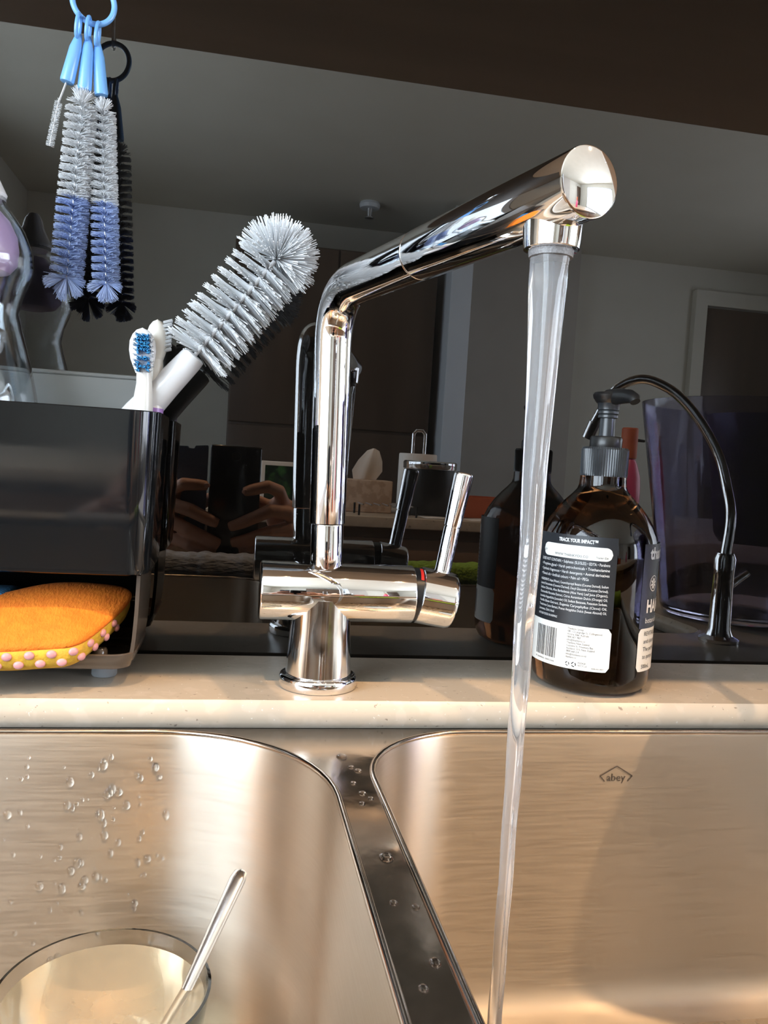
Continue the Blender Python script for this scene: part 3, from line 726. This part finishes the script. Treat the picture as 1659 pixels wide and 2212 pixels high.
for z_ in (.2085,.2055,.2025,.1995,.1965,.1935,.1905,.1875):
    for x_ in (-.0052, .0052):
        for q in range(10):
            a = random.uniform(0,2*PI); r_ = random.uniform(0,.0009)
            p = Vector((-.0575 - .04*(z_-.2) + x_*(.8 if z_ < .19 or z_ > .207 else 1) + r_*math.cos(a), -.0700, z_ + r_*math.sin(a)))
            bristle(tuft, p, p + Vector((0, -.0060, 0)), .00028)
obj('white_bristles', tuft, M_BRW, tbA, smooth=False)
tbB = thing('toothbrush', 'ivory electric toothbrush head turned sideways behind the blue bristled one', 'toothbrush', group='toothbrush heads in the caddy')
obj('head', head_shape(-.0515,-.0560,.1930,.2205,.0066,.0062,0,.0), M_CREAMP, tbB)
obj('neck', MB().tube([(-.0535,-.0590,.110),(-.0520,-.0588,.150),(-.0512,-.0585,.166),(-.0508,-.0575,.182),(-.0512,-.0560,.197)], [.0056,.0056,.0052,.0042,.0040], 22), M_CREAMP, tbB)
obj('colour_ring', MB().tube([(-.0518,-.0588,.1565),(-.0512,-.0586,.1662)], .0058, 24), M_PURPLE, tbB)
tuft = MB()
for z_ in (.2190,.2165,.2140,.2115,.2090,.2065,.2040,.2015):
    for y_ in (-.003,0,.003):
        for q in range(10):
            a = random.uniform(0,2*PI); r_ = random.uniform(0,.0009)
            p = Vector((-.0480, -.0560+y_ + r_*math.cos(a), z_ + r_*math.sin(a))); bristle(tuft, p, p + Vector((.0052, 0, .0018)), .00028)
obj('white_bristles', tuft, M_BRW, tbB, smooth=False)

# clear baby bottle with lilac cap sticking out of the caddy at the frame edge
cb = thing('baby_bottle', 'clear plastic drinking bottle with lilac lettered band standing in the caddy', 'bottle')
CT = Matrix.Translation((-.1530,-.0600,0))
out_p = [(.0,.0720),(.026,.0725),(.030,.076),(.0325,.120),(.0345,.1600),(.0335,.168),(.0300,.185),(.0245,.205),(.0218,.2155),(.0235,.225),(.0272,.2350),(.0292,.2420),(.0285,.2520),(.0240,.2640),(.0170,.2740),(.0130,.2790),(.0130,.2840)]
in_p = [(max(r-.0018,.0), z) for r, z in out_p[2:]]
shp = MB(); n = 48
allp = out_p + [(r, z) for r, z in reversed(in_p)] + [(.0, .0780)]
fix_normals(obj('bottle_wall', shp.lathe(allp, n, CT), M_CLEAR, cb, angle=60))
lb = MB(); rings = []
for z, r in ((.2375,.010),(.2390,.0165),(.2440,.0205),(.2520,.0212),(.2600,.0200),(.2680,.0160),(.2740,.0100),(.2755,.004)):
    rings.append([CT @ Vector((r*math.cos(2*PI*j/32), -.0015 + r*math.sin(2*PI*j/32), z)) for j in range(32)])
lc = obj('inner_cap', lb.rings(rings), M_LILAC, cb)
tl = MB()
vs, fs = text_geo('c', .0085, 'LEFT')
tl.v = [CT @ Vector((.0215*math.sin(.50 + v.x/.0215), -.0015 - .0215*math.cos(.50 + v.x/.0215), .2480 + v.y)) for v in vs]; tl.f = fs
obj('lettering', tl, M_PURPLE, lc, smooth=False)
obj('teat', MB().lathe([(.0125,.2800),(.0135,.2840),(.0105,.2900),(.0075,.2960),(.0060,.3020),(.0035,.3060),(.0,.3068)], 28, CT), M_WHITEP, cb)

# pale board standing at the back of the caddy
bd = thing('plastic_board', 'pale grey plastic board standing at the back of the caddy', 'board')
rbox('panel', -.205, -.0640, -.0310, -.0235, .0750, .1855, .0018, M_FROST, bd)
rbox('edge_strip', -.2055, -.0635, -.0316, -.0229, .1845, .1874, .0012, M_FROST, bd)

# ------------------------------------------------------------------ hanging straw brushes
rg = thing('key_ring', 'sky blue plastic ring hanging in front of the splashback', 'ring')
RC = Vector((-.0995,-.0385,.4110))
obj('hoop', MB().loop_tube([RC + Vector((.0118*math.cos(a), .0030*math.cos(a), .0128*math.sin(a))) for a in [2*PI*i/48 for i in range(48)]], .00175, 12), M_RINGB, rg)
hk = thing('suction_hook', 'clear suction hook stuck to the splashback holding the blue ring', 'hook')
obj('cup', MB().lathe([(.0,.0),(.015,.0002),(.0165,.0008),(.012,.004),(.006,.0075),(.0,.0085)], 32, Matrix.Translation((-.0985,-.0002,.4750)) @ Matrix.Rotation(PI/2, 4, 'X')), M_CLEAR, hk)
obj('prong', MB().tube([(-.0985,-.008,.4750),(-.0988,-.025,.4720),(-.0990,-.033,.4600),(-.0991,-.035,.4350),(-.0992,-.0370,.4225),(-.0994,-.0410,.4212),(-.0995,-.0445,.4240),(-.0995,-.0455,.4300)], .0012, 10), M_CLEAR, hk)
def straw_brush(label, hx0, hz0, hx1, hz1, y, b0, b1, r, split, turns, count, th, hr, grp):
    t = thing('straw_brush', label, 'brush', group=grp)
    # loop through the ring
    lp = []
    zl = hz0 + .0055
    for i in range(24):
        a = 2*PI*i/24; lp.append((hx0 + .0006*math.sin(a), y - .0018 + .0050*math.cos(a), zl + .0068*math.sin(a)))
    obj('loop', MB().loop_tube(lp, .00115, 8), M_RINGB, t)
    A = Vector((hx0, y, hz0)); B = Vector((hx1, y, hz1)); d = (B-A).normalized()
    obj('brush_handle', MB().tube([A - d*.0015, A + d*.002, A.lerp(B,.25), A.lerp(B,.95), B, B + d*.0004], [hr*.42, hr*.6, hr*.85, hr, hr*.93, hr*.6], 22), M_RINGB, t)
    b0 = Vector(b0); b1 = Vector(b1)
    obj('wire', MB().tube([B - d*.002, b0, b1], .0006, 8), M_WIRE, t)
    w_ = MB(); spiral(w_, b0, b1, r*.92, r, -turns, int(count*split), th, 0, split, .42, .02, 2)
    for i in range(int(count*.03)):
        dd = Vector((random.gauss(0,.5), random.gauss(0,.5), 1)).normalized(); bristle(w_, b0, b0 + dd*r*random.uniform(.6,1.0), th)
    obj('white_bristles', w_, M_BRW, t, smooth=False)
    if split < 1:
        b_ = MB(); spiral(b_, b0, b1, r*.95, r, -turns, int(count*(1-split)), th, split, 1, .42, .02, 2)
        for bx, by, bz, ln in ((-1,-.25,-.25,1.25),(-.15,-.35,-1,1.25),(.9,-.15,.0,1.05),(.55,-.2,-.8,1.2),(-.6,.3,-.55,1.0),(.2,.5,-.5,1.0)):
            base = (Vector((bx, by, bz)) + Vector((random.gauss(0,.2), 0, random.gauss(0,.2)))).normalized()
            for i in range(190):
                dd = (base + Vector((random.gauss(0,.13), random.gauss(0,.13), random.gauss(0,.13)))).normalized()
                bristle(b_, b1 + Vector((0,0,.002)), b1 + dd*r*ln*random.uniform(.8,1.1), th)
        obj('blue_bristles', b_, M_BRB, t, smooth=False)
    return t
random.seed(31)
G = 'straw brushes on the blue ring'
straw_brush('tiny white straw brush hanging leftmost on the blue ring', -.1068, .3875, -.1125, .3600, -.0420, (-.1168,-.0415,.3480), (-.1212,-.0405,.3215), .0026, 1.0, 16, 700, .00010, .0042, G)
straw_brush('wide white and blue straw brush hanging in the middle of the ring', -.1015, .3880, -.1027, .3575, -.0395, (-.1036,-.0390,.3500), (-.1092,-.0375,.2430), .0104, .54, 10.5, 8200, .00018, .0042, G)
straw_brush('narrower white and blue straw brush hanging rightmost on the ring', -.0965, .3870, -.0932, .3570, -.0365, (-.0920,-.0362,.3480), (-.0858,-.0355,.2420), .0088, .53, 10.5, 7200, .00018, .0042, G)

# ------------------------------------------------------------------ glass bowl and spoon in the left basin
gb = thing('glass_bowl', 'clear glass bowl of cloudy water in the left basin', 'bowl')
GT = Matrix.Translation((-.0480,-.2010,ZT-.1715))
op = [(.0,.0),(.022,.0004),(.0245,.003),(.027,.008),(.035,.022),(.042,.040),(.0462,.060),(.0482,.0760),(.0488,.0785)]
ip = [(.0474,.0785),(.0464,.0755),(.0444,.060),(.040,.041),(.033,.024),(.025,.0115),(.0,.0085)]
fix_normals(obj('bowl_wall', MB().lathe(op+ip, 64, GT), M_BOWLG, gb, angle=60))
wt = [(.0,.0087),(.0248,.0118),(.0327,.0243),(.0397,.0412),(.0440,.0602),(.0458,.0715),(.0,.0715)]
tag(fix_normals(obj('bowl_water', MB().lathe(wt, 64, GT), M_SOAPW, angle=60)), 'cloudy yellowish water filling the glass bowl', 'water')
spn = thing('teaspoon', 'steel teaspoon leaning against the rim of the glass bowl', 'spoon')
s0 = Vector((.0138,-.1600,-.0758)); s1 = Vector((-.0300,-.2210,-.1500))
dsp = (s1-s0).normalized()
hm = MB(); rings = []
sx = Vector((0,0,1)).cross(dsp).normalized(); sy = dsp.cross(sx)
for t_, wdt, th_ in ((0,.0016,.0008),(.012,.0038,.0014),(.05,.0048,.0018),(.25,.0042,.0018),(.55,.0030,.0016),(.8,.0024,.0016),(.92,.0030,.0014)):
    c = s0.lerp(s1, t_); rings.append([c + sx*wdt*math.cos(a) + sy*th_*math.sin(a) for a in [2*PI*j/16 for j in range(16)]])
obj('spoon_handle', hm.rings(rings), M_SPOON, spn, angle=60)
bm_ = MB(); rings = []
for t_, wdt in ((.90,.0028),(.96,.006),(1.03,.0095),(1.12,.011),(1.20,.0095),(1.26,.006),(1.29,.001)):
    c = s0 + (s1-s0)*t_; rings.append([c + sx*wdt*math.cos(a) + sy*(.0008*math.sin(a) - .0028*max(0,1-(math.cos(a))**2)*min(1,wdt/.009)) for a in [2*PI*j/20 for j in range(20)]])
obj('spoon_bowl', bm_.rings(rings), M_SPOON, spn, angle=60)

# ------------------------------------------------------------------ right of the frame, seen mirrored in the glass
ft = thing('filter_tap', 'slim dark gooseneck filter tap mirrored at the right', 'tap')
obj('tap_base', MB().lathe([(.0,.0002),(.017,.0002),(.0175,.003),(.012,.006),(.0095,.012),(.0088,.060),(.0095,.075),(.0075,.080),(.0,.0802)], 32, Matrix.Translation((.4350,-.0800,0))), M_CHROME, ft)
gp = [(.4350,-.0800,.0770),(.4400,-.0840,.1111),(.4427,-.0965,.1358),(.4394,-.1080,.1652),(.4301,-.1195,.1906),(.4185,-.1310,.2119),(.4046,-.1425,.2279),(.3860,-.1540,.2376),(.3728,-.1655,.2358),(.3622,-.1770,.2265),(.3569,-.1885,.2085),(.3530,-.1940,.1960)]
def spline(c, n):
    c = [Vector(p) for p in c]; c = [c[0]*2-c[1]] + c + [c[-1]*2-c[-2]]; out = []
    for i in range(len(c)-3):
        p0, p1, p2, p3 = c[i:i+4]
        out += [.5*((2*p1) + (-p0+p2)*t + (2*p0-5*p1+4*p2-p3)*t*t + (-p0+3*p1-3*p2+p3)*t**3) for t in [k/n for k in range(n)]]
    return out + [c[-2]]
gp = spline(gp, 5)
obj('gooseneck', MB().tube(gp, .0046, 16), M_CHROME, ft)
obj('spout_tip', MB().tube([(.3530,-.1940,.1960),(.3493,-.2000,.1800)], .0058, 16), M_CHROME, ft)
obj('lever', MB().tube([(.4350,-.0800,.045),(.4500,-.0830,.055),(.4620,-.0850,.062)], [.004,.0035,.003], 12), M_CHROME, ft)
jg = thing('water_jug', 'clear blue tinted water jug with violet insert mirrored at the right', 'jug')
JX, JY = .4560, -.0480
JT = Matrix.Translation((.5230,-.2000,0))
oj = [(.0,.0004),(.060,.0008),(.068,.004),(.070,.010),(.0840,.100),(.1030,.2150),(.1045,.2250)]
ij = [(.1025,.2250),(.1008,.2140),(.0818,.100),(.0680,.012),(.0,.008)]
fix_normals(obj('jug_wall', MB().lathe(oj+ij, 56, JT), M_JUG, jg, angle=60))
obj('filter_insert', MB().lathe([(.0,.080),(.040,.081),(.046,.090),(.060,.200),(.062,.215),(.0,.216)], 48, Matrix.Translation((.5520,-.2000,0))), M_JUGIN, jg)

# ------------------------------------------------------------------ the phone taking the picture and the hands around it
ph = thing('smartphone', 'dark smartphone held upright, mirrored in the splashback', 'phone')
rbox('phone_body', -.0355, .0355, -.5905, -.5830, -.004, .1545, .0035, M_PHONE, ph)
obj('camera_lens', MB().lathe([(.0,0),(.0062,0),(.0066,.0004),(.0066,.0010),(.0,.0010)], 28, Matrix.Translation((0,-.5829,.1400)) @ Matrix.Rotation(PI/2,4,'X')), M_BLACK, ph)
fp = curve_plate('case_flap', [[(-.0385,.151),(-.0385,.010),(-.0805,.010),(-.0805,.147),(-.0785,.1495),(-.0665,.1500),(-.0650,.1470),(-.0580,.1470),(-.0560,.1510),(-.0400,.1525)]], .0008)
cf = obj('case_flap', fp, M_CASE, ph, smooth=False); cf.rotation_euler = (PI/2, 0, 0); cf.location = (0, -.590, 0); cf['label'] = 'blue fabric folding cover'
def remeshed(name, mb, m, voxel, parent, smooth_it=8):
    o = obj(name, mb, m, None); md = o.modifiers.new('r', 'REMESH'); md.mode = 'VOXEL'; md.voxel_size = voxel
    ms = o.modifiers.new('s', 'SMOOTH'); ms.factor = .5; ms.iterations = smooth_it
    dg = bpy.context.evaluated_depsgraph_get(); me = bpy.data.meshes.new_from_object(o.evaluated_get(dg)); me.name = name
    bpy.data.objects.remove(o)
    return obj(name, me, m, parent, angle=180)
pr_ = thing('person', 'person with dark sleeves holding the phone in both hands', 'person')
def hand(sgn):
    mb = MB()
    def f(pts, rad): mb.tube([(sgn*p[0], p[1], p[2]) for p in pts], rad, 14)
    # wrist and palm
    f([(.150,-.690,-.050),(.122,-.650,-.004),(.098,-.616,.026)], [.027,.024,.025])
    mb.ellipsoid((sgn*.082,-.606,.045), .030, .017, .036, 18, 12)
    mb.ellipsoid((sgn*.066,-.603,.060), .022, .015, .028, 16, 10)
    if sgn > 0:
        f([(.070,-.602,.075),(.062,-.588,.094),(.046,-.578,.100),(.024,-.5765,.094),(.012,-.5770,.090)], [.0105,.0100,.0095,.0085,.0068])
        f([(.086,-.600,.050),(.076,-.582,.064),(.050,-.5740,.066),(.014,-.5745,.048),(-.006,-.5755,.040)], [.0110,.0105,.0100,.0090,.0075])
        f([(.090,-.602,.036),(.078,-.584,.040),(.052,-.5745,.036),(.020,-.5745,.024),(-.002,-.5755,.018)], [.0110,.0105,.0098,.0088,.0072])
        f([(.088,-.604,.022),(.076,-.588,.018),(.054,-.5765,.013),(.028,-.5765,.008),(.010,-.5770,.006)], [.0098,.0092,.0086,.0078,.0064])
    else:
        f([(.080,-.602,.072),(.082,-.588,.090),(.070,-.578,.097),(.050,-.5765,.097),(.036,-.5775,.0965)], [.0105,.0100,.0095,.0085,.0068])
        f([(.088,-.600,.052),(.084,-.582,.068),(.060,-.5750,.062),(.034,-.5750,.050),(.020,-.5760,.044)], [.0110,.0105,.0100,.0090,.0072])
        f([(.090,-.602,.036),(.084,-.584,.044),(.060,-.5750,.034),(.032,-.5750,.022),(.016,-.5760,.016)], [.0110,.0105,.0098,.0088,.0070])
        f([(.088,-.604,.022),(.080,-.588,.020),(.058,-.5770,.012),(.036,-.5765,.006),(.022,-.5775,.003)], [.0098,.0092,.0086,.0078,.0062])
    # thumb on the screen side
    f([(.080,-.612,.040),(.062,-.616,.058),(.044,-.6080,.072),(.028,-.6030,.080)], [.0130,.0118,.0105,.0082])
    return mb
for s_ in (1, -1):
    h = remeshed('hand', hand(s_), M_SKIN, .0022, pr_)
    nl = ((.0145,-.5702,.091),) if s_ > 0 else ((-.038,-.5706,.097),)
    for q in nl: obj('nail', MB().ellipsoid(q, .0045, .0012, .0036, 12, 8), M_NAIL, h)
    sl = MB().tube([(s_*.136,-.670,-.028),(s_*.152,-.692,-.055),(s_*.20,-.76,-.15),(s_*.26,-.85,-.27)], [.033,.036,.044,.052], 24)
    obj('sleeve', sl, M_SLEEVE, pr_)

# cloths over the front edge of the sink
def cloth(name, x0, x1, m, label, seed, top=.006, drop_in=.10, drop_out=.18):
    random.seed(seed); mb = MB(); nx = 36; rings = []
    prof = [(-.487,-drop_in),(-.4865,-.05),(-.487,-.012),(-.491,.002),(-.499,top),(-.525,top+.001),(-.548,top),(-.561,.003),(-.567,-.010),(-.568,-.06),(-.569,-drop_out)]
    off = [random.uniform(0,6) for _ in range(3)]
    for th_ in (0, 1):
        pass
    outer = []; 
    for i in range(nx+1):
        x = x0 + (x1-x0)*i/nx
        wv = .0022*math.sin(i*.9+off[0]) + .0016*math.sin(i*.37+off[1])
        row = []
        for k, (y, z) in enumerate(prof):
            dy = (abs(wv) if k < 3 else (-abs(wv) if k > 7 else 0)); dz = abs(wv)*.8 if 2 < k < 8 else 0
            row.append((x, y+dy, z+dz))
        back = [(p[0], p[1] + (-.003 if j < 4 else (.003 if j > 6 else 0)), p[2] + (-.003 if 2 < j < 8 else 0)) for j, p in enumerate(row)]
        rings.append(row + list(reversed(back)))
    mb.rings(rings, True, True, True)
    o = fix_normals(obj(name, mb, m, angle=80)); tag(o, label, 'cloth'); return o
cloth('dish_towel', -.150, .030, M_TOWEL, 'grey ribbed dish towel over the front edge of the left basin', 2)
cloth('cleaning_cloth', .235, .420, M_GREEN, 'green chenille cleaning cloth over the front edge of the right basin', 4)

# ------------------------------------------------------------------ island bench behind the photographer with its clutter
ib = thing('island_bench', 'brown island bench with pale top behind the photographer', 'bench')
rbox('bench_top', -.75, 2.60, -2.42, -1.58, -.030, 0.0, .003, M_STONE, ib)
rbox('bench_body', -.70, 2.55, -2.38, -1.63, ZF, -.030, .002, M_BENCHF, ib)
for k in range(5): rbox('door', -.695+k*.65, -.695+k*.65+.64, -1.63, -1.612, ZF+.1, -.06, .003, M_BENCHF, ib)
tb_ = thing('tissue_box', 'patterned cardboard tissue box with a raised tissue on the island bench', 'box')
rbox('carton', .300, .450, -1.86, -1.74, .0005, .094, .003, M_CARD, tb_)
ti = MB(); random.seed(9); rings = []
for z, a_, b_ in ((.0945,.030,.006),(.120,.040,.012),(.150,.032,.010),(.180,.016,.006),(.187,.003,.002)):
    rings.append([(.375 + (z-.0945)*.25 + a_*math.cos(t)*(1+.25*math.sin(3*t)), -1.80 + b_*math.sin(t)*(1+.4*math.sin(4*t+1)), z) for t in [2*PI*j/28 for j in range(28)]])
obj('tissue', ti.rings(rings), M_PAPER, tb_, angle=60)
pt = thing('paper_towel_holder', 'steel paper towel holder with a white roll on the island bench', 'holder')
PT = Matrix.Translation((.60,-2.10,0))
obj('stand_base', MB().lathe([(.0,.0005),(.075,.0005),(.077,.004),(.07,.010),(.0,.011)], 36, PT), M_WIRE, pt)
obj('rod', MB().tube([(.58,-2.10,.01),(.58,-2.10,.25),(.59,-2.10,.262),(.61,-2.10,.262),(.62,-2.10,.25),(.62,-2.10,.01)], .006, 12), M_CHROME, pt)
obj('paper_roll', MB().lathe([(.0,.012),(.062,.012),(.064,.016),(.064,.180),(.062,.184),(.0,.184)], 40, PT), M_PAPER, pt)
kt = thing('canister', 'glossy black lidded canister in front of the paper towel', 'canister')
KT = Matrix.Translation((.562,-1.76,0))
obj('canister_body', MB().lathe([(.0,.0005),(.072,.0005),(.074,.004),(.076,.135),(.0,.136)], 44, KT), M_BLACK, kt)
obj('lid', MB().lathe([(.078,.136),(.079,.140),(.079,.155),(.075,.159),(.0,.160)], 44, KT), M_CHROME, kt)
tt = thing('tablet_frame', 'small white framed digital photo screen on the island bench', 'frame')
rbox('bezel', .070, .210, -1.762, -1.750, .006, .132, .004, M_PAPER, tt)
obj('screen', MB().box(.082, .198, -1.7498, -1.7490, .020, .120), M_SCREEN, tt, smooth=False)
rbox('stand', .115, .165, -1.80, -1.752, .0005, .012, .003, M_WHITEP, tt)
tr_ = thing('serving_tray', 'terracotta red rectangular tray on the island bench', 'tray')
obj('tray_shell', shell(.655, .800, -1.86, -1.72, .0005, .062, .012, .004, .004), M_TERRA, tr_, angle=40)
rk = thing('drying_rack', 'low black wire rack on the island bench', 'rack')
obj('outer_rail', MB().loop_tube([(.33,-1.70,.030),(.50,-1.70,.030),(.50,-1.60,.030),(.33,-1.60,.030)], .003, 8), M_BLACK, rk)
for k in range(7): obj('bar', MB().tube([(.345+k*.023,-1.70,.030),(.345+k*.023,-1.60,.030)], .0022, 8), M_WIRE, rk)
for x, y in ((.335,-1.695),(.495,-1.695),(.335,-1.605),(.495,-1.605)): obj('leg', MB().tube([(x,y,.0005),(x,y,.030)], .003, 8), M_BLACK, rk)
pp = MB(); pp.rings([[(.52+.26*i/12, y, .0008+.0012*math.sin(i*.9)+ (.0006 if k else 0)) for k, y in enumerate((-1.60,-1.70))] for i in range(13)], False, False, False)
po = obj('paper_sheet', pp, M_PAPER); md = po.modifiers.new('s','SOLIDIFY'); md.thickness = .0004; tag(po, 'white sheet of paper lying at the island bench edge', 'paper')
pk = thing('detergent_bottle', 'magenta squeeze bottle with red cap on the island bench', 'bottle')
KT = Matrix.Translation((1.185,-1.76,0))
obj('bottle_body', MB().lathe([(.0,.0005),(.036,.0005),(.040,.006),(.043,.10),(.040,.150),(.028,.190),(.020,.205),(.0,.206)], 36, KT), M_PINKB, pk)
obj('cap', MB().lathe([(.0,.206),(.024,.206),(.025,.210),(.025,.296),(.022,.300),(.0,.301)], 32, KT), M_TERRA, pk)
obj('spout', MB().tube([(1.185,-1.76,.265),(1.235,-1.76,.262)], [.006,.004], 10), M_BLACK, pk)

for o in bpy.data.objects:
    if o.name.split('.')[0] in ('bristles','white_bristles','blue_bristles'): o['kind'] = 'stuff'
